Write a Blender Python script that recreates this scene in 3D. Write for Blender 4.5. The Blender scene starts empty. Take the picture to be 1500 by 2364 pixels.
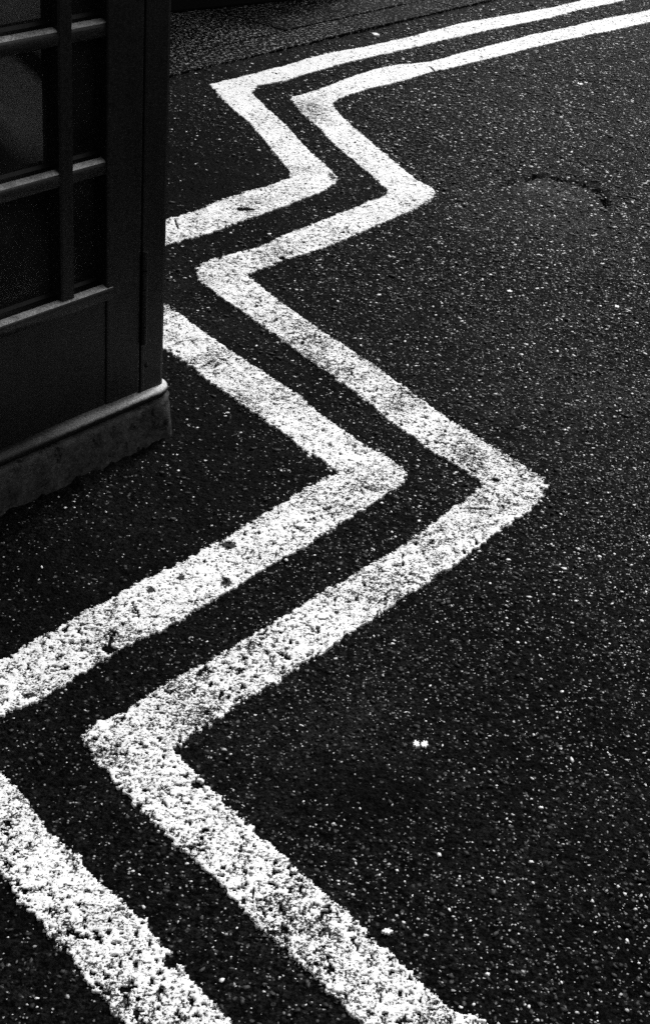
import bpy, bmesh, math, random
import numpy as np
from mathutils import Matrix, Vector

R_ = math.radians
scene = bpy.context.scene
COL = scene.collection

# ------------------------------------------------------------------ camera
EYE = 1.26
cam_d = bpy.data.cameras.new('camera')
cam = bpy.data.objects.new('camera', cam_d)
COL.objects.link(cam)
right = Vector((0.99589, 0.04714, 0.07733))
down = Vector((0.09057, -0.51836, -0.85035))
fwd = Vector((0.0, 0.85386, -0.52050))
M = Matrix((( right.x, -down.x, -fwd.x, 0), (right.y, -down.y, -fwd.y, 0),
            (right.z, -down.z, -fwd.z, EYE), (0, 0, 0, 1)))
cam.matrix_world = M
cam_d.sensor_fit = 'VERTICAL'
cam_d.sensor_height = 36.0
cam_d.lens = 3500.0 / 2364.0 * 36.0
cam_d.clip_start = 0.02
cam_d.clip_end = 400
scene.camera = cam

# ------------------------------------------------------------------ sky and sun (overcast, light from ahead)
SUN_AZ, SUN_EL = 24.0, 47.0            # degrees clockwise from +Y, elevation
world = bpy.data.worlds.new('World')
scene.world = world
world.use_nodes = True
wn = world.node_tree.nodes; wl = world.node_tree.links
wn.clear()
sky = wn.new('ShaderNodeTexSky'); sky.sky_type = 'NISHITA'; sky.sun_disc = False
sky.sun_elevation = R_(SUN_EL); sky.sun_rotation = R_(SUN_AZ)
sky.air_density = 1.0; sky.dust_density = 4.0
bw = wn.new('ShaderNodeRGBToBW')       # black-and-white film
bg = wn.new('ShaderNodeBackground'); bg.inputs['Strength'].default_value = 0.11
out = wn.new('ShaderNodeOutputWorld')
wl.new(sky.outputs[0], bw.inputs[0]); wl.new(bw.outputs[0], bg.inputs[0]); wl.new(bg.outputs[0], out.inputs[0])
sd = bpy.data.lights.new('sun', 'SUN'); sd.energy = 1.5; sd.angle = R_(12); sd.color = (1, 1, 1)
sun = bpy.data.objects.new('sun', sd); COL.objects.link(sun)
az, el = R_(SUN_AZ), R_(SUN_EL)
to_sun = Vector((math.sin(az) * math.cos(el), math.cos(az) * math.cos(el), math.sin(el)))
sun.rotation_euler = to_sun.to_track_quat('Z', 'Y').to_euler()
sun.location = to_sun * 30
scene.view_settings.view_transform = 'Standard'
scene.view_settings.look = 'None'
scene.view_settings.gamma = 1.0
scene.view_settings.use_curve_mapping = False
scene.view_settings.exposure = 0.75
scene.cycles.use_denoising = False
scene.cycles.sample_clamp_indirect = 0.6

# ------------------------------------------------------------------ outlines of the painted lines, metres on the road
OUTER = [(0.800,0.435),(0.215,1.078),(0.198,1.086),(0.180,1.087),(0.145,1.122),(0.117,1.154),(0.090,1.179),(0.064,1.213),(0.029,1.246),(-0.009,1.285),(-0.047,1.318),(-0.074,1.354),(-0.098,1.381),(-0.117,1.402),(-0.134,1.424),(-0.154,1.448),(-0.162,1.461),(-0.144,1.487),(-0.120,1.518),(-0.093,1.554),(-0.064,1.589),(-0.039,1.619),(0.126,1.841),(0.154,1.873),(0.184,1.924),(0.202,1.942),(0.263,2.027),(0.285,2.062),(0.314,2.099),(0.346,2.151),(0.355,2.183),(0.366,2.205),(0.359,2.230),(0.326,2.274),(0.283,2.325),(0.245,2.368),(0.204,2.416),(0.167,2.468),(0.132,2.522),(0.099,2.564),(0.064,2.616),(-0.031,2.730),(-0.084,2.802),(-0.138,2.876),(-0.188,2.954),(-0.211,2.991),(-0.149,3.081),(-0.044,3.203),(0.044,3.333),(0.106,3.420),(0.166,3.515),(0.195,3.584),(0.199,3.616),(0.191,3.652),(0.153,3.694),(0.099,3.821),(0.043,3.948),(-0.007,4.054),(-0.053,4.166),(-0.087,4.280),(-0.070,4.337),(0.002,4.458),(0.130,4.611),(0.194,4.710),(0.277,4.798),(0.410,4.957),(0.571,5.155),(0.728,5.338),(0.866,5.497),(1.012,5.665),(2.996,7.904),(3.055,8.156),(1.036,5.847),(0.847,5.655),(0.677,5.440),(0.545,5.284),(0.394,5.093),(0.298,4.961),(0.201,4.833),(0.152,4.796),(0.076,4.750),(0.023,4.682),(-0.053,4.561),(-0.124,4.426),(-0.194,4.324),(-0.203,4.300),(-0.165,4.165),(-0.111,4.054),(-0.063,3.924),(-0.009,3.811),(0.043,3.697),(0.082,3.598),(0.076,3.559),(0.011,3.463),(-0.059,3.363),(-0.141,3.248),(-0.201,3.152),(-0.259,3.089),(-0.307,3.033),(-0.317,2.997),(-0.309,2.947),(-0.256,2.867),(-0.195,2.794),(-0.125,2.702),(-0.066,2.620),(0.011,2.524),(0.067,2.445),(0.101,2.391),(0.168,2.298),(0.212,2.253),(0.251,2.210),(0.259,2.192),(0.235,2.146),(0.205,2.108),(0.178,2.067),(0.166,2.048),(0.112,1.966),(0.068,1.910),(0.028,1.859),(-0.015,1.805),(-0.129,1.655),(-0.164,1.617),(-0.201,1.569),(-0.231,1.522),(-0.270,1.490),(-0.278,1.465),(-0.257,1.431),(-0.214,1.378),(-0.189,1.349),(-0.163,1.320),(-0.136,1.292),(-0.120,1.278),(-0.088,1.246),(-0.048,1.199),(-0.011,1.157),(0.024,1.126),(0.058,1.090),(0.082,1.063),(0.668,0.421)]
INNER = [(0.564,0.427),(-0.049,1.048),(-0.061,1.062),(-0.079,1.080),(-0.094,1.097),(-0.120,1.125),(-0.131,1.143),(-0.148,1.157),(-0.167,1.180),(-0.194,1.206),(-0.227,1.237),(-0.250,1.264),(-0.286,1.293),(-0.308,1.325),(-0.338,1.364),(-0.364,1.387),(-0.426,1.445),(-0.388,1.491),(-0.365,1.514),(-0.349,1.525),(-0.336,1.545),(-0.290,1.605),(-0.279,1.623),(-0.256,1.656),(-0.202,1.715),(-0.178,1.750),(-0.145,1.793),(-0.089,1.875),(-0.024,1.958),(0.032,2.038),(0.096,2.130),(0.122,2.168),(0.129,2.210),(0.110,2.242),(0.055,2.296),(0.011,2.348),(-0.028,2.399),(-0.069,2.459),(-0.146,2.551),(-0.227,2.640),(-0.299,2.729),(-0.359,2.809),(-0.505,2.995),(-0.401,3.110),(-0.318,3.201),(-0.249,3.304),(-0.151,3.432),(-0.070,3.560),(-0.050,3.619),(-0.045,3.653),(-0.053,3.690),(-0.082,3.756),(-0.133,3.868),(-0.205,4.057),(-0.269,4.199),(-0.318,4.320),(-0.310,4.393),(-0.239,4.462),(-0.159,4.592),(-0.085,4.706),(0.074,4.904),(0.187,5.042),(0.366,5.266),(0.591,5.521),(0.768,5.758),(0.954,5.968),(2.947,8.298),(3.001,8.545),(0.821,5.959),(0.767,5.881),(0.638,5.721),(0.463,5.536),(0.310,5.366),(0.147,5.140),(0.073,5.051),(-0.013,4.944),(-0.125,4.830),(-0.219,4.675),(-0.306,4.543),(-0.381,4.443),(-0.444,4.368),(-0.395,4.243),(-0.351,4.140),(-0.305,4.058),(-0.250,3.907),(-0.209,3.789),(-0.165,3.672),(-0.160,3.628),(-0.190,3.578),(-0.249,3.500),(-0.307,3.424),(-0.371,3.317),(-0.422,3.260),(-0.619,3.012),(-0.616,2.959),(-0.593,2.880),(-0.332,2.602),(-0.272,2.539),(-0.234,2.487),(-0.186,2.429),(-0.120,2.351),(-0.087,2.316),(-0.048,2.261),(-0.004,2.209),(0.014,2.189),(-0.024,2.142),(-0.052,2.096),(-0.109,2.014),(-0.154,1.946),(-0.183,1.911),(-0.218,1.862),(-0.242,1.831),(-0.264,1.809),(-0.287,1.772),(-0.325,1.730),(-0.355,1.681),(-0.380,1.653),(-0.398,1.621),(-0.414,1.606),(-0.525,1.489),(-0.523,1.446),(-0.503,1.412),(-0.326,1.222),(-0.308,1.203),(-0.289,1.179),(-0.265,1.154),(-0.238,1.125),(-0.226,1.117),(-0.207,1.086),(-0.181,1.064),(-0.157,1.036),(0.453,0.415)]


# ------------------------------------------------------------------ numpy noise
def h2(ix, iy, s):
    ix = ix.astype(np.int64); iy = iy.astype(np.int64)
    n = (ix * 374761393 + iy * 668265263 + s * 974634777) & 0xFFFFFFFF
    n = ((n ^ (n >> 13)) * 1274126177) & 0xFFFFFFFF
    n = ((n ^ (n >> 16)) * 2246822519) & 0xFFFFFFFF
    return ((n ^ (n >> 15)) & 0xFFFFFF) / float(0xFFFFFF)

def vnoise(x, y, cell, s):
    x = x / cell; y = y / cell
    ix = np.floor(x); iy = np.floor(y)
    fx = x - ix; fy = y - iy
    fx = fx * fx * (3 - 2 * fx); fy = fy * fy * (3 - 2 * fy)
    a = h2(ix, iy, s); b = h2(ix + 1, iy, s); c = h2(ix, iy + 1, s); d = h2(ix + 1, iy + 1, s)
    return (a * (1 - fx) + b * fx) * (1 - fy) + (c * (1 - fx) + d * fx) * fy

def fbm(x, y, cell, s, o=3):
    v = 0; a = 0.5; t = 0
    for k in range(o):
        v = v + a * vnoise(x, y, cell / 2 ** k, s + 17 * k); t += a; a *= 0.55
    return v / t

def worley(x, y, cell, s):
    gx = x / cell; gy = y / cell
    ix = np.floor(gx); iy = np.floor(gy)
    best = np.full(x.shape, 9.0)
    for dx in (-1, 0, 1):
        for dy in (-1, 0, 1):
            cx = ix + dx; cy = iy + dy
            d = (cx + h2(cx, cy, s) - gx) ** 2 + (cy + h2(cx, cy, s + 5) - gy) ** 2
            best = np.minimum(best, d)
    return np.sqrt(best)

PATCH = (0.505, 3.70, 0.125)           # round sunken repair in the carriageway
def road_low(x, y):
    h = 0.005 * (vnoise(x, y, 0.35, 3) - 0.5) + 0.0025 * (vnoise(x, y, 0.06, 4) - 0.5)
    r = np.hypot(x - PATCH[0], (y - PATCH[1]))
    th = np.arctan2(y - PATCH[1], x - PATCH[0])
    rr = PATCH[2] * (1 + 0.10 * (vnoise(th * 2.2, th * 0, 1.0, 8) - 0.5) * 2)
    arc = np.clip((th + 0.7) / 0.35, 0, 1) * np.clip((3.1 - th) / 0.4, 0, 1)
    h = h - 0.014 * arc * np.exp(-((r - rr) / 0.0075) ** 2) * (-0.1 + 1.8 * vnoise(x, y, 0.03, 9))
    h = h - 0.004 * np.clip((rr - r) / 0.012, 0, 1) * arc
    return h
def road_agg(x, y):
    w = worley(x, y, 0.0085, 11)
    return 0.0034 * np.clip(1 - (w / 0.75) ** 2, 0, 1) * (0.35 + 0.9 * vnoise(x, y, 0.008, 12))

# ------------------------------------------------------------------ helpers
def link(o, parent=None):
    COL.objects.link(o)
    if parent is not None:
        o.parent = parent
    return o

def tag(o, label=None, category=None, group=None, kind=None):
    if label: o['label'] = label
    if category: o['category'] = category
    if group: o['group'] = group
    if kind: o['kind'] = kind
    return o

def np_mesh(name, co, quads=None, tris=None, smooth=False):
    me = bpy.data.meshes.new(name)
    co = np.ascontiguousarray(co, dtype=np.float32)
    parts = []; starts = []; n = 0
    if quads is not None and len(quads):
        q = np.asarray(quads, np.int32); parts.append(q.ravel()); starts.append(np.arange(len(q)) * 4); n = q.size
    if tris is not None and len(tris):
        t = np.asarray(tris, np.int32); parts.append(t.ravel()); starts.append(n + np.arange(len(t)) * 3)
    loops = np.concatenate(parts).astype(np.int32); st = np.concatenate(starts).astype(np.int32)
    me.vertices.add(len(co)); me.vertices.foreach_set('co', co.ravel())
    me.loops.add(len(loops)); me.loops.foreach_set('vertex_index', loops)
    me.polygons.add(len(st)); me.polygons.foreach_set('loop_start', st)
    if smooth:
        me.polygons.foreach_set('use_smooth', np.ones(len(st), bool))
    me.update(calc_edges=True)
    return me

def attr(me, name, v):
    a = me.attributes.new(name, 'FLOAT', 'POINT')
    a.data.foreach_set('value', np.ascontiguousarray(v, dtype=np.float32))

def bm_obj(name, bm, mat, parent=None, smooth=False, bevel=None):
    me = bpy.data.meshes.new(name)
    bmesh.ops.recalc_face_normals(bm, faces=bm.faces)
    bm.to_mesh(me); bm.free()
    if smooth:
        for p in me.polygons: p.use_smooth = True
    me.materials.append(mat)
    o = link(bpy.data.objects.new(name, me), parent)
    if bevel:
        m = o.modifiers.new('bevel', 'BEVEL'); m.width = bevel; m.segments = 2; m.limit_method = 'ANGLE'
        m.angle_limit = R_(35)
        w = o.modifiers.new('wn', 'WEIGHTED_NORMAL') if False else None
    return o

def add_box(bm, x0, x1, y0, y1, z0, z1):
    v = [bm.verts.new((x, y, z)) for z in (z0, z1) for y in (y0, y1) for x in (x0, x1)]
    for f in ((0, 2, 3, 1), (4, 5, 7, 6), (0, 1, 5, 4), (2, 6, 7, 3), (0, 4, 6, 2), (1, 3, 7, 5)):
        bm.faces.new([v[i] for i in f])
    return v

def box(name, x0, x1, y0, y1, z0, z1, mat, parent=None, bevel=None):
    bm = bmesh.new(); add_box(bm, x0, x1, y0, y1, z0, z1)
    return bm_obj(name, bm, mat, parent, bevel=bevel)

def sweep(bm, prof, a, b):
    """closed profile (list of points as functions) placed at two ends: prof is a list of Vectors, a and b offsets"""
    A = [bm.verts.new(p + a) for p in prof]; B = [bm.verts.new(p + b) for p in prof]
    n = len(prof)
    for i in range(n):
        bm.faces.new((A[i], A[(i + 1) % n], B[(i + 1) % n], B[i]))
    bm.faces.new(A); bm.faces.new(B[::-1])

# ------------------------------------------------------------------ materials
class NT:
    def __init__(s, name):
        s.m = bpy.data.materials.new(name); s.m.use_nodes = True
        s.n = s.m.node_tree.nodes; s.l = s.m.node_tree.links
        s.b = s.n['Principled BSDF']; s.out = s.n['Material Output']
        s.tc = s.n.new('ShaderNodeTexCoord')
    def noise(s, scale, detail=2, rough=0.5, w=None):
        t = s.n.new('ShaderNodeTexNoise'); t.inputs['Scale'].default_value = scale
        t.inputs['Detail'].default_value = detail; t.inputs['Roughness'].default_value = rough
        s.l.new(w or s.tc.outputs['Object'], t.inputs['Vector'])
        return t.outputs['Fac']
    def voro(s, scale, out='Distance', feature='F1'):
        t = s.n.new('ShaderNodeTexVoronoi'); t.inputs['Scale'].default_value = scale; t.feature = feature
        s.l.new(s.tc.outputs['Object'], t.inputs['Vector'])
        return t.outputs[out]
    def ramp(s, v, a, b, c=0.0, d=1.0):
        t = s.n.new('ShaderNodeMapRange'); t.inputs['From Min'].default_value = a; t.inputs['From Max'].default_value = b
        t.inputs['To Min'].default_value = c; t.inputs['To Max'].default_value = d
        s.l.new(v, t.inputs['Value']); return t.outputs['Result']
    def math(s, op, a, b=None, clamp=False):
        t = s.n.new('ShaderNodeMath'); t.operation = op; t.use_clamp = clamp
        for i, v in enumerate((a, b)):
            if v is None: continue
            if isinstance(v, (int, float)): t.inputs[i].default_value = v
            else: s.l.new(v, t.inputs[i])
        return t.outputs[0]
    def mix(s, f, a, b):
        t = s.n.new('ShaderNodeMix'); t.data_type = 'FLOAT'
        for k, v in ((0, f), (2, a), (3, b)):
            if isinstance(v, (int, float)): t.inputs[k].default_value = v
            else: s.l.new(v, t.inputs[k])
        return t.outputs[0]
    def att(s, name):
        t = s.n.new('ShaderNodeAttribute'); t.attribute_name = name; return t.outputs['Fac']
    def sep(s, v, ch=0):
        t = s.n.new('ShaderNodeSeparateColor'); s.l.new(v, t.inputs[0]); return t.outputs[ch]
    def bump(s, h, strength, dist):
        t = s.n.new('ShaderNodeBump'); t.inputs['Strength'].default_value = strength
        t.inputs['Distance'].default_value = dist; s.l.new(h, t.inputs['Height'])
        s.l.new(t.outputs[0], s.b.inputs['Normal']); return t.outputs[0]
    def base(s, v):
        if isinstance(v, (int, float)): s.b.inputs['Base Color'].default_value = (v, v, v, 1)
        else:
            t = s.n.new('ShaderNodeCombineColor')
            for i in range(3): s.l.new(v, t.inputs[i])
            s.l.new(t.outputs[0], s.b.inputs['Base Color'])
    def set(s, rough=0.5, spec=0.5):
        if isinstance(rough, (int, float)): s.b.inputs['Roughness'].default_value = rough
        else: s.l.new(rough, s.b.inputs['Roughness'])
        if isinstance(spec, (int, float)): s.b.inputs['Specular IOR Level'].default_value = spec
        else: s.l.new(spec, s.b.inputs['Specular IOR Level'])

def mat_asphalt():
    t = NT('asphalt')
    n1 = t.noise(230, 4, 0.7); n2 = t.noise(9, 3); n3 = t.noise(75, 3, 0.6)
    tone = t.att('tone'); grit = t.att('grit')
    dark = t.ramp(t.math('ADD', t.math('MULTIPLY', n1, 0.75), t.math('MULTIPLY', n3, 0.25)), 0.45, 0.62, 0.0005, 0.0125)
    dark = t.math('MULTIPLY', dark, t.ramp(n2, 0.25, 0.75, 0.6, 1.4))
    dark = t.math('MULTIPLY', dark, tone)
    # pale grit: scattered cells of the aggregate, at two sizes, rubbed bare to different degrees
    def grains(scale, k, lo, hi, top):
        vc = t.sep(t.voro(scale, 'Color')); vd = t.voro(scale)
        sp = t.math('GREATER_THAN', vc, t.math('SUBTRACT', 1.0, t.math('MULTIPLY', grit, k)))
        sp = t.math('MULTIPLY', sp, t.ramp(vd, 0.5, 0.25, 0.0, 1.0))
        return t.math('MULTIPLY', sp, t.ramp(t.noise(170, 2), lo, hi, 0.02, top))
    g = t.math('MAXIMUM', grains(300, 0.20, 0.42, 0.68, 0.55), grains(150, 0.16, 0.42, 0.66, 0.10))
    t.base(t.math('MAXIMUM', dark, g))
    h = t.math('ADD', t.math('MULTIPLY', t.voro(190), -0.8), t.math('MULTIPLY', t.noise(420, 3, 0.7), 0.8))
    t.bump(h, 0.8, 0.004)
    t.set(0.7, 0.02)
    return t.m

def mat_chip():
    t = NT('pale_chip')
    t.base(t.math('MULTIPLY', t.att('tone'), t.ramp(t.noise(700, 2), 0.3, 0.7, 0.75, 1.0))); t.set(0.7, 0.3)
    return t.m

def mat_paint():
    t = NT('worn_white_paint')
    wear = t.att('wear')
    n = t.noise(300, 5, 0.78); n2 = t.noise(95, 3, 0.6)
    k = t.math('ADD', t.math('MULTIPLY', n, 0.7), t.math('MULTIPLY', n2, 0.3))
    thr = t.math('SUBTRACT', 0.665, t.math('MULTIPLY', wear, 0.30))
    d = t.math('SUBTRACT', k, thr)
    dirt = t.ramp(d, -0.008, 0.022, 0.0, 1.0)
    white = t.ramp(t.noise(60, 3), 0.3, 0.7, 0.74, 0.84)
    t.base(t.mix(dirt, white, 0.014))
    h = t.math('SUBTRACT', t.math('MULTIPLY', t.noise(260, 3, 0.6), 0.7), t.math('MULTIPLY', dirt, 0.5))
    t.bump(h, 0.25, 0.0015)
    t.set(0.75, 0.15)
    return t.m

def mat_enamel(name, base, rough=0.33, spec=0.5, bump=0.15):
    t = NT(name)
    n = t.noise(260, 4, 0.7); n2 = t.noise(14, 4, 0.6); sc = t.noise(60, 5, 0.75)
    mp = t.n.new('ShaderNodeMapping'); mp.inputs['Scale'].default_value = (1, 1, 0.06)
    t.l.new(t.tc.outputs['Object'], mp.inputs[0])
    st = t.noise(75, 4, 0.65, mp.outputs[0])
    v = t.math('MULTIPLY', t.ramp(n2, 0.25, 0.75, base * 0.55, base * 1.6), t.ramp(n, 0.3, 0.7, 0.5, 1.6))
    v = t.math('MULTIPLY', v, t.ramp(st, 0.3, 0.7, 0.65, 1.5))
    chip = t.math('MULTIPLY', t.ramp(sc, 0.675, 0.71, 0.0, 1.0), t.ramp(n, 0.4, 0.65, 0.01, 0.09))
    t.base(t.math('ADD', v, chip))
    t.set(t.ramp(n, 0.3, 0.7, rough - 0.07, rough + 0.14), spec)
    h = t.math('ADD', t.math('MULTIPLY', n, 0.35), t.math('MULTIPLY', t.noise(30, 4, 0.6), 0.9))
    h = t.math('SUBTRACT', h, t.math('MULTIPLY', chip, 4.0))
    t.bump(h, bump, 0.004)
    return t.m

def mat_bead():
    t = NT('bead_highlight_paint')
    sx = t.n.new('ShaderNodeSeparateXYZ'); t.l.new(t.tc.outputs['Object'], sx.inputs[0])
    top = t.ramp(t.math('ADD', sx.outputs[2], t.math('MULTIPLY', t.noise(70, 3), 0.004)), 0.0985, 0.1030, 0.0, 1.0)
    w = t.ramp(t.math('ADD', sx.outputs[0], t.math('MULTIPLY', t.noise(22, 4, 0.65), 0.10)), 0.20, 0.50, 0.05, 1.0)   # highlight painted into the colour, stronger toward the corner
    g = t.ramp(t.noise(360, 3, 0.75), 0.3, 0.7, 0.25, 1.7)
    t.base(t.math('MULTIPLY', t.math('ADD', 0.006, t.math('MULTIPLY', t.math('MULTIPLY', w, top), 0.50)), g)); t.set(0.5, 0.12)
    t.bump(t.noise(120, 4, 0.6), 0.3, 0.0015)
    return t.m

def mat_plinth():
    t = NT('painted_concrete')
    n = t.noise(24, 5, 0.65); g = t.noise(330, 3, 0.7); m = t.noise(90, 4, 0.7)
    v = t.math('MULTIPLY', t.ramp(n, 0.3, 0.7, 0.014, 0.038), t.ramp(g, 0.3, 0.7, 0.4, 1.7))
    v = t.math('MULTIPLY', v, t.ramp(m, 0.3, 0.7, 0.35, 1.8))
    pit = t.ramp(t.noise(34, 5, 0.75), 0.58, 0.63, 1.0, 0.10)
    t.base(t.math('MULTIPLY', v, pit)); t.set(0.75, 0.12)
    t.bump(t.math('ADD', t.math('MULTIPLY', m, 0.5), t.math('MULTIPLY', pit, 0.9)), 0.7, 0.005)
    return t.m

def mat_stone():
    t = NT('granite_paving')
    g = t.noise(95, 4, 0.8); n = t.noise(5, 3)
    info = t.n.new('ShaderNodeObjectInfo')
    v = t.ramp(g, 0.555, 0.62, 0.0004, 0.42)
    v = t.math('MULTIPLY', v, t.ramp(n, 0.3, 0.7, 0.55, 1.3))
    v = t.math('MULTIPLY', v, t.ramp(info.outputs['Random'], 0, 1, 0.6, 1.15))
    t.base(v); t.set(0.8, 0.03)
    t.bump(t.noise(240, 3, 0.7), 0.5, 0.003)
    return t.m

def mat_glass():
    t = NT('window_glass')
    tr = t.n.new('ShaderNodeBsdfTransparent'); tr.inputs[0].default_value = (0.82, 0.82, 0.82, 1)
    gl = t.n.new('ShaderNodeBsdfGlossy'); gl.inputs['Roughness'].default_value = 0.15
    fr = t.n.new('ShaderNodeFresnel'); fr.inputs[0].default_value = 1.14
    mx = t.n.new('ShaderNodeMixShader'); t.l.new(fr.outputs[0], mx.inputs[0]); t.l.new(tr.outputs[0], mx.inputs[1]); t.l.new(gl.outputs[0], mx.inputs[2])
    df = t.n.new('ShaderNodeBsdfDiffuse'); df.inputs[0].default_value = (0.06, 0.06, 0.06, 1)
    m2 = t.n.new('ShaderNodeMixShader')
    t.l.new(t.math('MULTIPLY', t.ramp(t.noise(10, 3), 0.3, 0.7, 0.03, 0.16), t.ramp(t.noise(300, 3, 0.7), 0.3, 0.7, 0.5, 1.6)), m2.inputs[0])
    t.l.new(mx.outputs[0], m2.inputs[1]); t.l.new(df.outputs[0], m2.inputs[2])
    t.l.new(m2.outputs[0], t.out.inputs['Surface'])
    t.n.remove(t.b)
    return t.m

def mat_pane_view():
    # added card painted with the view through the panes: pale field, dark band
    t = NT('painted_pane_view')
    sx = t.n.new('ShaderNodeSeparateXYZ'); t.l.new(t.tc.outputs['Object'], sx.inputs[0])
    y, z = sx.outputs[1], sx.outputs[2]
    yy = t.math('ADD', y, 0.11)
    zc = t.math('ADD', z, t.math('MULTIPLY', t.math('MULTIPLY', yy, yy), 3.0))
    zc = t.math('ADD', zc, t.math('MULTIPLY', t.noise(14, 3), 0.02))
    band = t.math('ABSOLUTE', t.math('SUBTRACT', zc, 0.612))
    k = t.ramp(band, 0.012, 0.034, 0.03, 1.0)
    zl = t.math('ADD', z, t.math('MULTIPLY', y, -0.25))
    k = t.math('MULTIPLY', k, t.ramp(zl, 0.445, 0.50, 0.03, 1.0))
    k = t.math('MULTIPLY', k, t.ramp(t.noise(240, 3, 0.7), 0.3, 0.7, 0.55, 1.3))
    t.base(t.math('MULTIPLY', k, t.ramp(t.noise(8, 3), 0.3, 0.7, 0.45, 0.8))); t.set(0.7, 0.1)
    return t.m

def mat_plain(name, v, rough=0.7, spec=0.3, scale=80):
    t = NT(name)
    t.base(t.ramp(t.noise(scale, 4, 0.65), 0.3, 0.7, v * 0.7, v * 1.3)); t.set(rough, spec)
    t.bump(t.noise(scale * 2, 3), 0.2, 0.002)
    return t.m

M_ASPHALT = mat_asphalt(); M_CHIP = mat_chip(); M_PAINT = mat_paint()
M_KIOSK = mat_enamel('kiosk_paint', 0.0034, 0.38, 0.20, 0.22)
M_LEDGE = mat_enamel('ledge_highlight_paint', 0.24, 0.5, 0.4, 0.25)  # pale enamel that paints the skylight highlight onto the bar ledges
M_BEAD = mat_bead()
M_PLINTH = mat_plinth(); M_STONE = mat_stone(); M_GLASS = mat_glass()
M_WALL = mat_plain('black_wall', 0.003, 0.8, 0.1); M_BED = mat_plain('joint_grit', 0.003, 0.95, 0.05, 200)
M_GUM = mat_plain('flattened_gum', 0.75, 0.6, 0.3, 300)
M_BOARD = mat_pane_view()
M_INNER = mat_plain('kiosk_inside', 0.006, 0.6, 0.3)

# ------------------------------------------------------------------ road: one sheet to the horizon, fine where it is looked at
def grown(a, b, step0, growth, end):
    v = []; x = b; s = step0
    while x < end:
        s *= growth; x += s; v.append(x)
    return v
xs_core = np.arange(-1.05, 1.35, 0.0036)
xr = grown(0, xs_core[-1], 0.0036, 1.35, 60); xl = [-q for q in grown(0, 1.05, 0.0036, 1.35, 60)][::-1]
xs = np.array(xl + list(xs_core) + xr)
yc = [0.86]
while yc[-1] < 6.3:
    yc.append(yc[-1] + max(0.0028, 0.00185 * yc[-1]))
yr = grown(0, yc[-1], 0.011, 1.35, 90); yl = [0.86 - (q - 0.0) for q in grown(0, 0.0, 0.003, 1.35, 40)][::-1]
ys = np.array(yl + yc + yr)
X, Y = np.meshgrid(xs, ys)
core = (X > -1.08) & (X < 1.38) & (Y > 0.84) & (Y < 6.35)
Z = np.zeros(X.shape)
xx, yy = X[core], Y[core]
Z[core] = road_low(xx, yy) + road_agg(xx, yy)
tone = np.ones(X.shape); grit = np.full(X.shape, 0.5)
t_ = (0.35 + 1.1 * fbm(xx, yy, 0.4, 41)) * (0.45 + 1.1 * fbm(xx, yy, 0.020, 42, 2)) * (0.4 + 1.2 * fbm(xx, yy, 0.13, 43, 3))
g_ = 0.25 + 0.75 * fbm(xx, yy, 0.35, 44) + 0.35 * np.clip((yy - 2.2) / 2.0, 0, 1) * np.clip((xx + 0.1) / 0.5, 0, 1) + 0.35 * np.clip((xx - 0.1) / 0.5, -0.6, 1.4)
# oil-dark spots, shade painted round the kiosk, and the paler worn patch
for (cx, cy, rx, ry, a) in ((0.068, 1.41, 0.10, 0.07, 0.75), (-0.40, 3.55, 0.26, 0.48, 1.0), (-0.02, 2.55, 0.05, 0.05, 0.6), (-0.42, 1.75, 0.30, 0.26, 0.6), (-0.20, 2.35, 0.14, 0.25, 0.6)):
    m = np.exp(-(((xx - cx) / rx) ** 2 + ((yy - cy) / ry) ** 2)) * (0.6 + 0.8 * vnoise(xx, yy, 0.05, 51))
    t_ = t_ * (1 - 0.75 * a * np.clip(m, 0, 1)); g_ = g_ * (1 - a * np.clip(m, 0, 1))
pm = np.clip((PATCH[2] - np.hypot(xx - PATCH[0], yy - PATCH[1])) / 0.03, 0, 1) * np.clip((yy - PATCH[1] + 0.12) / 0.16, 0, 1)
pm = pm + 0.6 * np.exp(-(((xx - 0.46) / 0.16) ** 2 + ((yy - 3.45) / 0.16) ** 2))
g_ = g_ + 2.0 * pm * vnoise(xx, yy, 0.03, 54)
t_ = t_ * (1 + 4.0 * pm * (0.3 + 0.9 * vnoise(xx, yy, 0.02, 53)))
# binder polished thin where wheels run, in uneven patches
pol = np.clip((xx - 0.02 - 0.06 * yy) / 0.45, 0, 1) * np.clip((yy - 1.5) / 1.6, 0, 1)
pol = pol * (0.35 + 1.3 * fbm(xx, yy, 0.22, 57, 4))
t_ = t_ * (1 + 0.7 * pol * (0.3 + 1.4 * fbm(xx, yy, 0.016, 58, 2)))
g_ = g_ + 0.5 * pol
# smoother gutter strip along the kerb
gut = np.clip((-0.805 * xx + 0.593 * yy - 2.93) / 0.05, 0, 1)
t_ = t_ * (1 + 0.9 * gut); g_ = g_ * (1 - 0.6 * gut)
Z[core] = np.where(-0.805 * xx + 0.593 * yy > 3.072, -0.02, Z[core])   # the bed under kerb and flags
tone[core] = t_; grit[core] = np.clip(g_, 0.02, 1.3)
ny, nx = X.shape
idx = np.arange(ny * nx).reshape(ny, nx)
quads = np.stack([idx[:-1, :-1], idx[:-1, 1:], idx[1:, 1:], idx[1:, :-1]], -1).reshape(-1, 4)
me = np_mesh('road', np.stack([X, Y, Z], -1).reshape(-1, 3), quads, smooth=True)
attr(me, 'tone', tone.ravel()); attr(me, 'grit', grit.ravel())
me.materials.append(M_ASPHALT)
road = link(bpy.data.objects.new('road', me)); tag(road, kind='structure')
del X, Y, Z, quads, core

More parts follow.
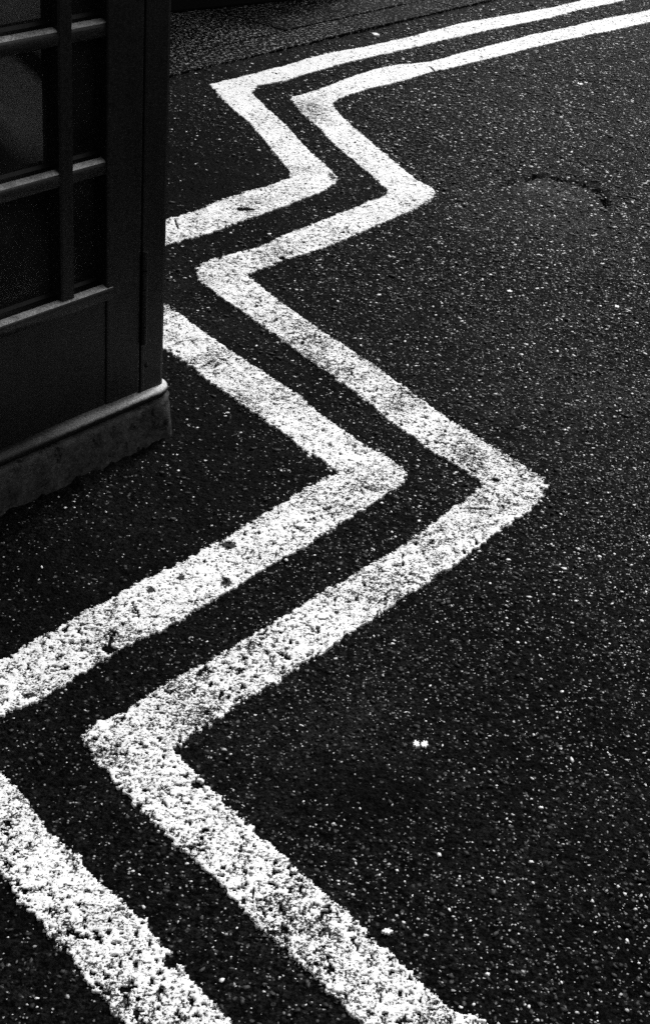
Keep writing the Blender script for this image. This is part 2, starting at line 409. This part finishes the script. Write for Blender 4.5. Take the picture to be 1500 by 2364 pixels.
# stone chips bedded in the surface: sparse pale ones and a packed population of dull grey ones
def chips(name, N, seed, rfun, tonefun, power, dens_lo, dens_k):
    rng = np.random.default_rng(seed)
    cx = rng.uniform(-1.0, 1.3, N); cy = 0.9 + 5.2 * rng.random(N) ** power
    dens = dens_lo + dens_k * (0.6 * fbm(cx, cy, 0.3, 61) + 0.30 * np.clip((cx - 0.05) / 0.4, -0.9, 1))
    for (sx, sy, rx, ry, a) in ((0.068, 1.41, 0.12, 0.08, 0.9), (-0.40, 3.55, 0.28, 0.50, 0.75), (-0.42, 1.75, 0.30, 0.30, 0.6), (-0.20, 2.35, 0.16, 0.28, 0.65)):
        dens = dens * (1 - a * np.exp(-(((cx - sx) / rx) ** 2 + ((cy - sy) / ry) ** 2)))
    keep = (rng.random(N) < dens) & (-0.805 * cx + 0.593 * cy < 3.05) & (np.abs(cx - 0.05) < 0.25 + 0.22 * cy)
    cx, cy = cx[keep], cy[keep]; N = len(cx)
    r = rfun(rng, N) * np.clip(0.45 + 0.37 * cy, 1, 1.9)
    ang = rng.uniform(0, 6.283, N); elong = rng.uniform(1.0, 1.5, N)
    RING = 6
    vs = np.zeros((N, RING + 2, 3))
    for k in range(RING):
        th = 2 * math.pi * k / RING; rad = r * rng.uniform(0.55, 1.35, N)
        la, lb = rad * math.cos(th) * elong, rad * math.sin(th) / elong
        vs[:, k, 0] = cx + la * np.cos(ang) - lb * np.sin(ang); vs[:, k, 1] = cy + la * np.sin(ang) + lb * np.cos(ang)
        vs[:, k, 2] = r * rng.uniform(0.0, 0.22, N)
    vs[:, RING, 0] = cx + r * rng.uniform(-0.25, 0.25, N); vs[:, RING, 1] = cy + r * rng.uniform(-0.25, 0.25, N); vs[:, RING, 2] = r * rng.uniform(0.2, 0.45, N)
    vs[:, RING + 1, 0] = cx; vs[:, RING + 1, 1] = cy; vs[:, RING + 1, 2] = -r * 0.9
    vs[:, :, 2] += (road_low(cx, cy) + road_agg(cx, cy))[:, None] + 0.0002
    o_ = (np.arange(N) * (RING + 2))[:, None]
    tr = []
    for k in range(RING):
        tr.append(np.stack([np.full(N, k), np.full(N, (k + 1) % RING), np.full(N, RING)], -1) + o_)
        tr.append(np.stack([np.full(N, (k + 1) % RING), np.full(N, k), np.full(N, RING + 1)], -1) + o_)
    me = np_mesh(name, vs.reshape(-1, 3), tris=np.concatenate(tr))
    attr(me, 'tone', np.repeat(tonefun(rng, N, r), RING + 2))
    me.materials.append(M_CHIP)
    tag(link(bpy.data.objects.new(name, me), road), kind='stuff')
chips('pale_chips', 50000, 5,
      lambda g, n: 0.0007 + 0.0017 * g.random(n) ** 2.2 + 0.0012 * (g.random(n) > 0.965),
      lambda g, n, r: np.clip(0.04 + 0.8 * g.random(n) + (r > 0.0024) * 0.40, 0, 0.85), 1.25, 0.22, 1.0)
chips('grey_chips', 42000, 9,
      lambda g, n: 0.0014 + 0.0026 * g.random(n) ** 1.8,
      lambda g, n, r: 0.003 + 0.050 * g.random(n) ** 2.3, 1.15, 0.55, 0.6)

# ------------------------------------------------------------------ painted zigzag lines
CELL = 0.0022
def paint_line(name, poly, label, missing, seed):
    P = np.array(poly)
    x0, y0 = P.min(0) - 0.03; x1, y1 = P.max(0) + 0.03
    x0 = max(x0, -0.95); x1 = min(x1, 2.9); y0 = max(y0, 0.25); y1 = min(y1, 8.6)
    nx = int((x1 - x0) / CELL) + 1; ny = int((y1 - y0) / CELL) + 1
    gx = x0 + CELL * np.arange(nx); gy = y0 + CELL * np.arange(ny)
    inside = np.zeros((ny, nx), bool); dist = np.full((ny, nx), 0.03)
    n = len(P)
    for i in range(n):
        ax, ay = P[i]; bx, by = P[(i + 1) % n]
        lo, hi = min(ay, by), max(ay, by)
        j0 = np.searchsorted(gy, lo); j1 = np.searchsorted(gy, hi)
        if j1 > j0 and hi > lo:
            xc = ax + (gy[j0:j1] - ay) / (by - ay) * (bx - ax)
            inside[j0:j1] ^= gx[None, :] > xc[:, None]
        i0 = np.searchsorted(gx, min(ax, bx) - 0.03); i1 = np.searchsorted(gx, max(ax, bx) + 0.03)
        k0 = np.searchsorted(gy, lo - 0.03); k1 = np.searchsorted(gy, hi + 0.03)
        if i1 <= i0 or k1 <= k0: continue
        QX, QY = np.meshgrid(gx[i0:i1], gy[k0:k1])
        L2 = (bx - ax) ** 2 + (by - ay) ** 2 + 1e-12
        t = np.clip(((QX - ax) * (bx - ax) + (QY - ay) * (by - ay)) / L2, 0, 1)
        d = np.hypot(QX - ax - t * (bx - ax), QY - ay - t * (by - ay))
        dist[k0:k1, i0:i1] = np.minimum(dist[k0:k1, i0:i1], d)
    sdist = np.where(inside, -dist, dist)
    near = np.argwhere(sdist < 0.012)
    jj, ii = near[:, 0], near[:, 1]
    px, py = gx[ii], gy[jj]
    s = sdist[jj, ii]
    ragged = 0.0050 * (fbm(px, py, 0.011, seed, 3) - 0.5) * 2 + 0.008 * (0.45 - worley(px, py, 0.0085, 11))
    s = s + ragged * (0.35 + 1.2 * vnoise(px, py, 0.09, seed + 3))
    wear = np.interp(py, [1.0, 1.4, 1.9, 2.6, 3.5, 4.6], [0.52, 0.50, 0.47, 0.53, 0.43, 0.29])
    wear = wear * (0.50 + 1.0 * fbm(px, py, 0.08, seed + 7, 4))
    for (mx, my, mrx, mry, a, w) in missing:          # scuffs: w adds wear inside
        ca, sa = math.cos(a), math.sin(a)
        u = ((px - mx) * ca + (py - my) * sa) / mrx; v = (-(px - mx) * sa + (py - my) * ca) / mry
        m = np.exp(-(u * u + v * v) ** 2)
        if w > 1: s = np.maximum(s, np.where(u * u + v * v + 1.2 * (fbm(px, py, 0.01, seed + 9, 2) - 0.5) < 1, 0.01, -1))
        else: wear = wear + w * m
    hole = fbm(px, py, 0.0052, seed + 21, 2)
    rank = np.empty(len(hole)); rank[np.argsort(hole)] = np.linspace(0, 1, len(hole))
    cover = np.interp(py, [1.0, 1.4, 2.0, 2.8, 3.6, 4.6], [0.20, 0.17, 0.13, 0.12, 0.10, 0.08])
    cover = cover * (0.05 + 1.9 * fbm(px, py, 0.07, seed + 31, 4)) + 0.30 * np.clip(wear - 0.55, 0, 1)
    ok = (s < 0) & ~((rank > 1 - cover) & (s < -0.002))
    mask = np.zeros((ny, nx), bool); mask[jj[ok], ii[ok]] = True
    W = np.zeros((ny, nx), np.float32); W[jj, ii] = wear
    # cells of the kept samples share corner vertices
    cj, ci = np.nonzero(mask)
    vid = -np.ones((ny + 1, nx + 1), np.int64)
    used = np.zeros((ny + 1, nx + 1), bool)
    for a in (0, 1):
        for b in (0, 1): used[cj + a, ci + b] = True
    uj, ui = np.nonzero(used); vid[uj, ui] = np.arange(len(uj))
    jx = (h2(ui, uj, seed) - 0.5) * CELL * 0.75; jy = (h2(ui, uj, seed + 1) - 0.5) * CELL * 0.75
    vx = x0 + (ui - 0.5) * CELL + jx; vy = y0 + (uj - 0.5) * CELL + jy
    inner = (vx > -1.04) & (vx < 1.34) & (vy > 0.88) & (vy < 6.28)
    vz = np.where(inner, road_low(vx, vy) + 0.2 * road_agg(vx, vy) + 0.0043, 0.0045)
    wv = W[np.clip(uj, 0, ny - 1), np.clip(ui, 0, nx - 1)]
    top = np.stack([vid[cj, ci], vid[cj, ci + 1], vid[cj + 1, ci + 1], vid[cj + 1, ci]], -1)
    # skirts down to the asphalt along every open edge
    nv = len(vx); sk = []
    pad = np.pad(mask, 1)
    for (dj, di, a, b) in ((-1, 0, (0, 1), (0, 0)), (1, 0, (1, 0), (1, 1)), (0, -1, (0, 0), (1, 0)), (0, 1, (1, 1), (0, 1))):
        e = mask & ~pad[1 + dj:1 + dj + ny, 1 + di:1 + di + nx]
        ej, ei = np.nonzero(e)
        va = vid[ej + a[0], ei + a[1]]; vb = vid[ej + b[0], ei + b[1]]
        sk.append(np.stack([va, vb, vb + nv, va + nv], -1))
    sk = np.concatenate(sk)
    low = np.unique(sk[:, 2:]); remap = np.zeros(2 * nv, np.int64); remap[:nv] = np.arange(nv); remap[low] = nv + np.arange(len(low))
    sk = remap[sk]; src = low - nv
    co = np.concatenate([np.stack([vx, vy, vz], -1), np.stack([vx[src], vy[src], vz[src] - 0.0055], -1)])
    me = np_mesh(name, co, np.concatenate([top, sk]), smooth=False)
    me.polygons.foreach_set('use_smooth', np.arange(len(top) + len(sk)) < len(top))
    attr(me, 'wear', np.concatenate([wv, wv[src]]))
    me.materials.append(M_PAINT)
    o = link(bpy.data.objects.new(name, me))
    tag(o, label, 'road marking', 'worn white zigzag lines on the road')
    return o

MISS_O = [(-0.125,1.397,0.0084,0.0078,0.13,2),(0.279,2.213,0.0067,0.0073,0.18,2),(0.248,2.110,0.0188,0.0041,0.17,2),(-0.144,3.102,0.0077,0.0124,0.24,2),(0.211,4.740,0.0043,0.0453,0.32,2),(-0.137,4.198,0.0628,0.1251,0.30,0.25),(-0.055,3.451,0.0423,0.0177,0.26,0.25)]
MISS_I = [(-0.276,1.650,0.0099,0.0108,0.15,2),(-0.121,1.119,0.0064,0.0107,0.12,2),(-0.140,1.938,0.0119,0.0110,0.17,0.55),(-0.133,1.839,0.0089,0.0113,0.16,0.5),(-0.342,1.683,0.0053,0.0071,0.15,2),(-0.239,1.798,0.0056,0.0077,0.16,0.5),(-0.200,1.838,0.0057,0.0091,0.16,0.5),(-0.359,1.538,0.0089,0.0063,0.14,0.5),(-0.161,1.077,0.0080,0.0046,0.11,2),(-0.392,3.242,0.0029,0.0296,0.25,2),(-0.250,3.377,0.0226,0.0114,0.25,2),(-0.056,3.663,0.0089,0.0293,0.27,0.4)]

paint_line('zigzag_line', OUTER, 'worn white zigzag line farther from the kiosk, crossing the open road', MISS_O, 101)
paint_line('zigzag_line', INNER, 'worn white zigzag line nearer the kiosk, passing close behind it', MISS_I, 202)

# ------------------------------------------------------------------ pavement with kerb stones and flags
KA = R_(53.6)
KU = Vector((math.cos(KA), math.sin(KA), 0)); KN = Vector((-math.sin(KA), math.cos(KA), 0))
K0 = KN * 3.067
def kp(t, d, z=0): return K0 + KU * t + KN * d + Vector((0, 0, z))
bm = bmesh.new()
bm.faces.new([bm.verts.new(kp(t, d, 0.004)) for t, d in ((-30, 0.004), (40, 0.004), (40, 40), (-30, 40))])
pav = bm_obj('pavement', bm, M_BED); tag(pav, kind='structure')
rnd = random.Random(3)
def slab(name, t0, t1, d0, d1, zt, g=0.0035):
    bm = bmesh.new()
    g *= rnd.uniform(0.8, 1.3)
    j = lambda: rnd.uniform(-0.002, 0.002)
    base = [(t0 + g + j(), d0 + g + j()), (t1 - g + j(), d0 + g + j()), (t1 - g + j(), d1 - g + j()), (t0 + g + j(), d1 - g + j())]
    lo = [bm.verts.new(kp(t, d, -0.05)) for t, d in base]
    hi = [bm.verts.new(kp(t, d, zt + rnd.uniform(-0.0015, 0.0015))) for t, d in base]
    bm.faces.new(hi); bm.faces.new(lo[::-1])
    for i in range(4): bm.faces.new((lo[i], lo[(i + 1) % 4], hi[(i + 1) % 4], hi[i]))
    return bm_obj(name, bm, M_STONE, pav, bevel=0.0025)
t = 3.57 - 0.555 * 4
while t < 8.5:
    slab('kerb_stone', t, t + 0.555, 0.0, 0.137, 0.0100, 0.0022); t += 0.555
for row in range(3):
    d0 = 0.137 + row * 0.6
    t = 3.89 - 0.66 * 4 + (0.33 if row % 2 else 0)
    while t < 8.0:
        slab('paving_slab', t, t + 0.66, d0, d0 + 0.6, 0.0108); t += 0.66

# ------------------------------------------------------------------ black wall behind the pavement
WA = R_(40)
wall = link(bpy.data.objects.new('black_wall', None)); wall.location = (-0.06, 5.625, 0.012); wall.rotation_euler = (0, 0, WA)
tag(wall, 'black painted wall rising behind the pavement beyond the kiosk', 'wall')
box('wall_face', -3.4, 0, 0.012, 2.2, 0.16, 3.0, M_WALL, wall, 0.006)
box('plinth_course', -3.41, 0.01, 0.0, 2.21, 0.0, 0.16, M_WALL, wall, 0.008)
box('coping', -3.43, 0.03, -0.03, 2.23, 3.0, 3.07, M_WALL, wall, 0.006)

# ------------------------------------------------------------------ telephone kiosk
kiosk = link(bpy.data.objects.new('telephone_kiosk', None))
HW = 0.4575
ua = R_(53.0)
KX = Vector((math.cos(ua), math.sin(ua), 0)); C = Vector((-0.274, 2.2615, 0)) + KX * 0.007; KY = Vector((-math.sin(ua), math.cos(ua), 0))
kiosk.location = C - KX * HW + KY * HW
kiosk.rotation_euler = (0, 0, ua)
tag(kiosk, 'dark painted telephone kiosk with glazed door on a rounded plinth', 'telephone kiosk')

def rrect(hw, r, n=6):
    pts = []
    for cx, cy, a0 in ((hw - r, hw - r, 0), (-hw + r, hw - r, 90), (-hw + r, -hw + r, 180), (hw - r, -hw + r, 270)):
        for k in range(n + 1):
            a = R_(a0 + 90 * k / n); pts.append((cx + r * math.cos(a), cy + r * math.sin(a)))
    return pts
def lathe_rect(levels, sub=0):
    """stack of rounded squares; levels = (z, inset, radius)"""
    bm = bmesh.new(); rings = []
    for z, ins, r in levels:
        ring = []
        pts = rrect(HW - ins, r)
        if sub:
            q = []
            for i, p in enumerate(pts):
                p2 = pts[(i + 1) % len(pts)]; L = math.hypot(p2[0] - p[0], p2[1] - p[1]); m = int(0.85 / sub) if L > 0.1 else 1
                for k in range(m): q.append((p[0] + (p2[0] - p[0]) * k / m, p[1] + (p2[1] - p[1]) * k / m))
            pts = q
        rings.append([bm.verts.new((x, y, z)) for x, y in pts])
    n = len(rings[0])
    for a, b in zip(rings, rings[1:]):
        for i in range(n): bm.faces.new((a[i], a[(i + 1) % n], b[(i + 1) % n], b[i]))
    bm.faces.new(rings[-1]); bm.faces.new(rings[0][::-1])
    return bm
bm = lathe_rect([(-0.03, -0.007, 0.03), (0.004, -0.007, 0.03), (0.014, -0.007, 0.03), (0.024, -0.007, 0.03), (0.034, -0.007, 0.03), (0.044, -0.0065, 0.03), (0.054, -0.0065, 0.03), (0.064, -0.006, 0.03), (0.074, -0.005, 0.03), (0.083, -0.003, 0.03)], sub=0.008)
for v in bm.verts:
    if -0.02 < v.co.z < 0.08:
        w = np.array([v.co.x * 3 + v.co.y * 2]); zz = np.array([v.co.z * 4])
        off = (float(fbm(w, zz, 0.07, 71, 4)[0]) - 0.5) * 0.007 - 0.008 * max(0.0, float(fbm(w, zz, 0.11, 75, 2)[0]) - 0.66) * 5
        L = math.hypot(v.co.x, v.co.y); v.co.x *= 1 + off / L; v.co.y *= 1 + off / L
plinth = bm_obj('plinth', bm, M_PLINTH, kiosk, smooth=True)
bm = lathe_rect([(0.082, 0.007, 0.02), (0.086, 0.003, 0.026), (0.090, -0.001, 0.034), (0.095, -0.0025, 0.034), (0.100, -0.001, 0.034), (0.1025, 0.002, 0.030), (0.104, 0.010, 0.026), (0.109, 0.020, 0.02), (0.110, 0.05, 0.02)])
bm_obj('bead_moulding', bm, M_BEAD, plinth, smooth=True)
ZT = 2.06
ND = 8
Z0, PITCH = 0.316, 0.2005              # lowest glazing ledge and row height
DOOR_D, POST_D, GLASS_D = 0.005, 0.011, 0.030
GAP = 0.3825                            # half width of a bay between the corner posts
STI, MR, ML = 0.3075, 0.2435, 0.2175
# four corner posts with a rounded arris
for sx in (-1, 1):
    for sy in (-1, 1):
        bm = bmesh.new()
        hw = HW - POST_D; r = 0.012; g = GAP + 0.0015
        pr = [(g, g)] + [(hw, g)] + [(hw - r + r * math.cos(R_(a)), hw - r + r * math.sin(R_(a))) for a in (0, 30, 60, 90)] + [(g, hw)]
        sweep(bm, [Vector((sx * x, sy * y, 0)) for x, y in pr], Vector((0, 0, 0.103)), Vector((0, 0, ZT)))
        po = bm_obj('corner_post', bm, M_KIOSK, kiosk)
        if sx == 1 and sy == -1:
            box('joint_strip', GAP + 0.003, GAP + 0.011, -hw - 0.003, -hw + 0.004, 0.106, 1.9, M_KIOSK, po, 0.0015)
            bm = bmesh.new(); bmesh.ops.create_uvsphere(bm, u_segments=10, v_segments=6, radius=0.0045)
            for v in bm.verts: v.co = Vector((GAP + 0.020 + v.co.x, -hw - 0.0005 + v.co.y * 0.5, 0.150 + v.co.z))
            bm_obj('bolt', bm, M_KIOSK, po, smooth=True)

def frame_xf(side):
    return Matrix.Rotation(R_({'front': 0, 'right': 90, 'left': -90, 'back': 180}[side]), 4, 'Z')
def put(o, side):
    o.matrix_local = frame_xf(side); return o
def bar_h(xa, xb, zc, yf, yg, up=0.006, hgt=0.0205):
    """horizontal glazing bar: flat front, ledge sloping gently back up to the glass, bevelled underside"""
    pr = [(yf, zc - hgt), (yf, zc - 0.007), (yf + 0.0015, zc - 0.0028), (yf + 0.0055, zc + 0.0002), (yf + 0.012, zc + 0.0016), (yg - 0.003, zc + 0.004), (yg, zc + up + 0.003), (yg + 0.012, zc + up + 0.003), (yg + 0.012, zc - hgt - 0.006), (yg, zc - hgt - 0.006), (yf + 0.006, zc - hgt - 0.003)]
    bm = bmesh.new()
    sweep(bm, [Vector((0, y, z)) for y, z in pr], Vector((xa, 0, 0)), Vector((xb, 0, 0)))
    bm.faces.ensure_lookup_table()
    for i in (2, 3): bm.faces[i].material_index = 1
    for i in (0, 1, 2, 3, 4): bm.faces[i].smooth = True
    return bm
def bar_v(xa, xb, z0, z1, yf, yg):
    b = 0.0025
    pr = [(xa - 0.0, yg + 0.012), (xa - 0.0, yf + b), (xa + b, yf), (xb - b, yf), (xb, yf + b), (xb, yg + 0.012)]
    bm = bmesh.new()
    sweep(bm, [Vector((x, y, 0)) for x, y in pr], Vector((0, 0, z0)), Vector((0, 0, z1)))
    return bm
def glazed_bay(side, name):
    hold = link(bpy.data.objects.new(name, None), kiosk); put(hold, side)
    yf = -HW + DOOR_D; yg = -HW + GLASS_D
    ztop = Z0 + ND * PITCH
    top = ztop + 0.085
    zb = 0.1115
    for s in (-1, 1):
        xa, xb = sorted((s * STI, s * (GAP - 0.0035)))
        bm = bmesh.new(); add_box(bm, xa, xb, yf, yg + 0.012, zb, top)
        bm_obj('stile', bm, M_KIOSK, hold, bevel=0.0022)
    box('top_rail', -STI, STI, yf + 0.0006, yg + 0.012, ztop - 0.004, top, M_KIOSK, hold, 0.002)
    box('bottom_panel', -STI + 0.0006, STI - 0.0006, yf + 0.0022, yg + 0.010, zb + 0.001, Z0 - 0.019, M_KIOSK, hold, 0.0015)
    for k in range(ND):
        zc = Z0 + k * PITCH
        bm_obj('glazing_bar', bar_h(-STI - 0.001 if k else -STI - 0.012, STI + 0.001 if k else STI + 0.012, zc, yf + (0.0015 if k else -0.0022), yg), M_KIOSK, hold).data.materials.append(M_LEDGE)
    for s in (-1, 1):
        xa, xb = sorted((s * ML, s * MR))
        bm_obj('glazing_bar', bar_v(xa, xb, Z0 + 0.001, ztop, yf + 0.0008, yg), M_KIOSK, hold)
    for k in range(ND):
        for xa, xb in ((-STI, -MR), (-ML, ML), (MR, STI)):
            pane_me = box('pane', xa - 0.003, xb + 0.003, yg + 0.003, yg + 0.007, Z0 + k * PITCH + 0.001, Z0 + (k + 1) * PITCH - 0.021, M_GLASS, hold)
    return hold
door = glazed_bay('front', 'door')
glazed_bay('right', 'side_window'); glazed_bay('left', 'side_window')
# hinge knuckles in the gap between door and post
for z0, z1 in ((0.196, 0.356), (1.02, 1.18), (1.70, 1.86)):
    bm = bmesh.new()
    n = 5
    for k in range(n):
        a = z0 + (z1 - z0) * k / n; b = z0 + (z1 - z0) * (k + 1) / n - 0.0015
        m = Matrix.Translation((GAP + 0.0042, -HW + DOOR_D - 0.0015, (a + b) / 2))
        bmesh.ops.create_cone(bm, cap_ends=True, segments=10, radius1=0.0052, radius2=0.0052, depth=b - a, matrix=m)
    bm_obj('hinge', bm, M_KIOSK, door, smooth=False)
# back panel, floor and interior fittings
box('back_panel', -GAP, GAP, HW - 0.035, HW - 0.012, 0.108, ZT, M_KIOSK, kiosk, 0.002)
box('floor', -GAP, GAP, -GAP + 0.01, GAP - 0.03, 0.102, 0.115, M_INNER, kiosk)
bb = box('backboard', -0.36, 0.36, HW - 0.055, HW - 0.036, 0.55, 1.85, M_INNER, kiosk, 0.003)
box('shelf', -0.30, 0.30, HW - 0.22, HW - 0.056, 0.93, 0.955, M_INNER, bb, 0.004)
bm = bmesh.new(); add_box(bm, -0.14, 0.14, HW - 0.19, HW - 0.056, 1.06, 1.42)
for v in bm.verts:
    if v.co.y < HW - 0.1 and v.co.z > 1.3: v.co.y += 0.05
bm_obj('payphone', bm, M_INNER, bb, bevel=0.012)
def plate(name, pts, x0, x1, mat, parent):
    bm = bmesh.new()
    sweep(bm, [Vector((0, y, z)) for y, z in pts], Vector((x0, 0, 0)), Vector((x1, 0, 0)))
    return bm_obj(name, bm, mat, parent)
plate('pane_view_card', [(-0.216, 0.36), (0.10, 0.36), (0.10, 1.05), (-0.216, 1.05)], 0.402, 0.406, M_BOARD, kiosk)  # card added to carry the grey seen through the panes
box('added_backing', 0.4065, 0.4135, -0.335, 0.34, 0.116, 1.06, M_INNER, kiosk)  # dark sheet added to block the bright view through the side window
# lintel, cornice and domed roof
lin = box('lintel', -HW + 0.014, HW - 0.014, -HW + 0.014, HW - 0.014, ZT, ZT + 0.16, M_KIOSK, kiosk, 0.004)
box('cornice', -HW - 0.004, HW + 0.004, -HW - 0.004, HW + 0.004, ZT + 0.16, ZT + 0.19, M_KIOSK, kiosk, 0.008)
bm = bmesh.new(); G = 12; gv = {}
for i in range(G + 1):
    for j in range(G + 1):
        x = -HW + 0.02 + (2 * HW - 0.04) * i / G; y = -HW + 0.02 + (2 * HW - 0.04) * j / G
        u, v = x / HW, y / HW
        gv[i, j] = bm.verts.new((x, y, ZT + 0.19 + 0.24 * (1 - 0.55 * u * u - 0.45 * v * v * u * u - 0.0) * (1 - 0.55 * v * v)))
for i in range(G):
    for j in range(G): bm.faces.new((gv[i, j], gv[i + 1, j], gv[i + 1, j + 1], gv[i, j + 1]))
ring = [gv[i, 0] for i in range(G + 1)] + [gv[G, j] for j in range(1, G + 1)] + [gv[i, G] for i in range(G - 1, -1, -1)] + [gv[0, j] for j in range(G - 1, 0, -1)]
lowr = [bm.verts.new((v.co.x, v.co.y, ZT + 0.189)) for v in ring]
for i in range(len(ring)):
    k = (i + 1) % len(ring); bm.faces.new((ring[i], lowr[i], lowr[k], ring[k]))
bm_obj('roof_dome', bm, M_KIOSK, kiosk, smooth=True)

# lumpy tar run up against the foot of the plinth
n = 260; tt = np.linspace(-0.92, 0.035, n); rows = []
top = 0.007 + 0.022 * np.clip(fbm(tt, tt * 0, 0.035, 81, 5) - 0.42, 0, 1) * np.clip((tt + 0.45) / 0.2, 0, 1.0) * 2.0
wid = 0.022 + 0.03 * fbm(tt, tt * 0 + 3, 0.05, 83, 3)
for q, (zf, df) in enumerate(((1.0, -0.006), (0.75, 0.25), (0.35, 0.6), (-0.15, 1.0))):
    d = np.full(n, -0.004) if q == 0 else wid * df
    px = C.x + KX.x * tt - KY.x * d; py = C.y + KX.y * tt - KY.y * d
    rows.append(np.stack([px, py, road_low(px, py) + top * zf + 0.0015 * (h2(np.arange(n), np.full(n, q), 85) - 0.5)], -1))
ii_ = np.arange(n * 4).reshape(4, n)
me = np_mesh('tar_fillet', np.concatenate(rows), np.stack([ii_[:-1, :-1], ii_[1:, :-1], ii_[1:, 1:], ii_[:-1, 1:]], -1).reshape(-1, 4), smooth=True)
attr(me, 'tone', np.full(n * 4, 0.7)); attr(me, 'grit', np.full(n * 4, 0.15)); me.materials.append(M_ASPHALT)
link(bpy.data.objects.new('tar_fillet', me), road)

# ------------------------------------------------------------------ flattened gum and scraps on the road
def blob(name, lobes, label, cat, group, seed, thick=0.0009):
    """irregular flat lump: union of lobes as one fan per lobe"""
    rr = random.Random(seed); bm = bmesh.new()
    ox = sum(l[0] for l in lobes) / len(lobes); oy = sum(l[1] for l in lobes) / len(lobes)
    for (x, y, rx, ry, a) in lobes:
        n = 20; ring0 = []; ring1 = []
        for k in range(n):
            th = 2 * math.pi * k / n; q = rr.uniform(0.55, 1.25)
            lx, ly = rx * q * math.cos(th), ry * q * math.sin(th)
            X = x - ox + lx * math.cos(a) - ly * math.sin(a); Y = y - oy + lx * math.sin(a) + ly * math.cos(a)
            ring0.append(bm.verts.new((X, Y, -0.002))); ring1.append(bm.verts.new((x - ox + (X - x + ox) * 0.9, y - oy + (Y - y + oy) * 0.9, thick * rr.uniform(0.7, 1.0))))
        top = bm.verts.new((x - ox, y - oy, thick))
        for k in range(n):
            m = (k + 1) % n
            bm.faces.new((ring0[k], ring0[m], ring1[m], ring1[k])); bm.faces.new((ring1[k], ring1[m], top))
        bm.faces.new(ring0[::-1])
    o = bm_obj(name, bm, M_GUM)
    z = float((road_low(np.array([ox]), np.array([oy])) + road_agg(np.array([ox]), np.array([oy])))[0])
    o.location = (ox, oy, z + 0.0006)
    return tag(o, label, cat, group)
blob('gum_spot', [(0.1435, 1.511, 0.0045, 0.0075, 0.1), (0.1535, 1.512, 0.005, 0.007, -0.2)], 'largest white gum spot, made of two lobes, alone on the open road', 'gum', 'white scraps on the road', 1)
blob('gum_spot', [(0.023, 5.118, 0.012, 0.018, 0.2)], 'white gum spot on the gutter strip beside the kerb', 'gum', 'white scraps on the road', 2, 0.003)
blob('paper_scrap', [(0.668, 4.745, 0.010, 0.012, 0.3), (0.688, 4.765, 0.005, 0.008, 0.5)], 'torn white paper scrap on the road near the straight double lines', 'litter', 'white scraps on the road', 3, 0.0015)
blob('paper_scrap', [(0.35, 3.036, 0.006, 0.006, 0.3)], 'small white paper scrap on the road between the zigzag and the round sunken repair', 'litter', 'white scraps on the road', 4)
blob('gum_spot', [(0.577, 3.006, 0.005, 0.008, 0.3)], 'small white gum spot on the road, nearest to the round sunken repair', 'gum', 'white scraps on the road', 5)
blob('gum_spot', [(0.110, 1.189, 0.006, 0.0042, 0.2)], 'small white gum spot close beside the bottom stroke of the zigzag', 'gum', 'white scraps on the road', 6)
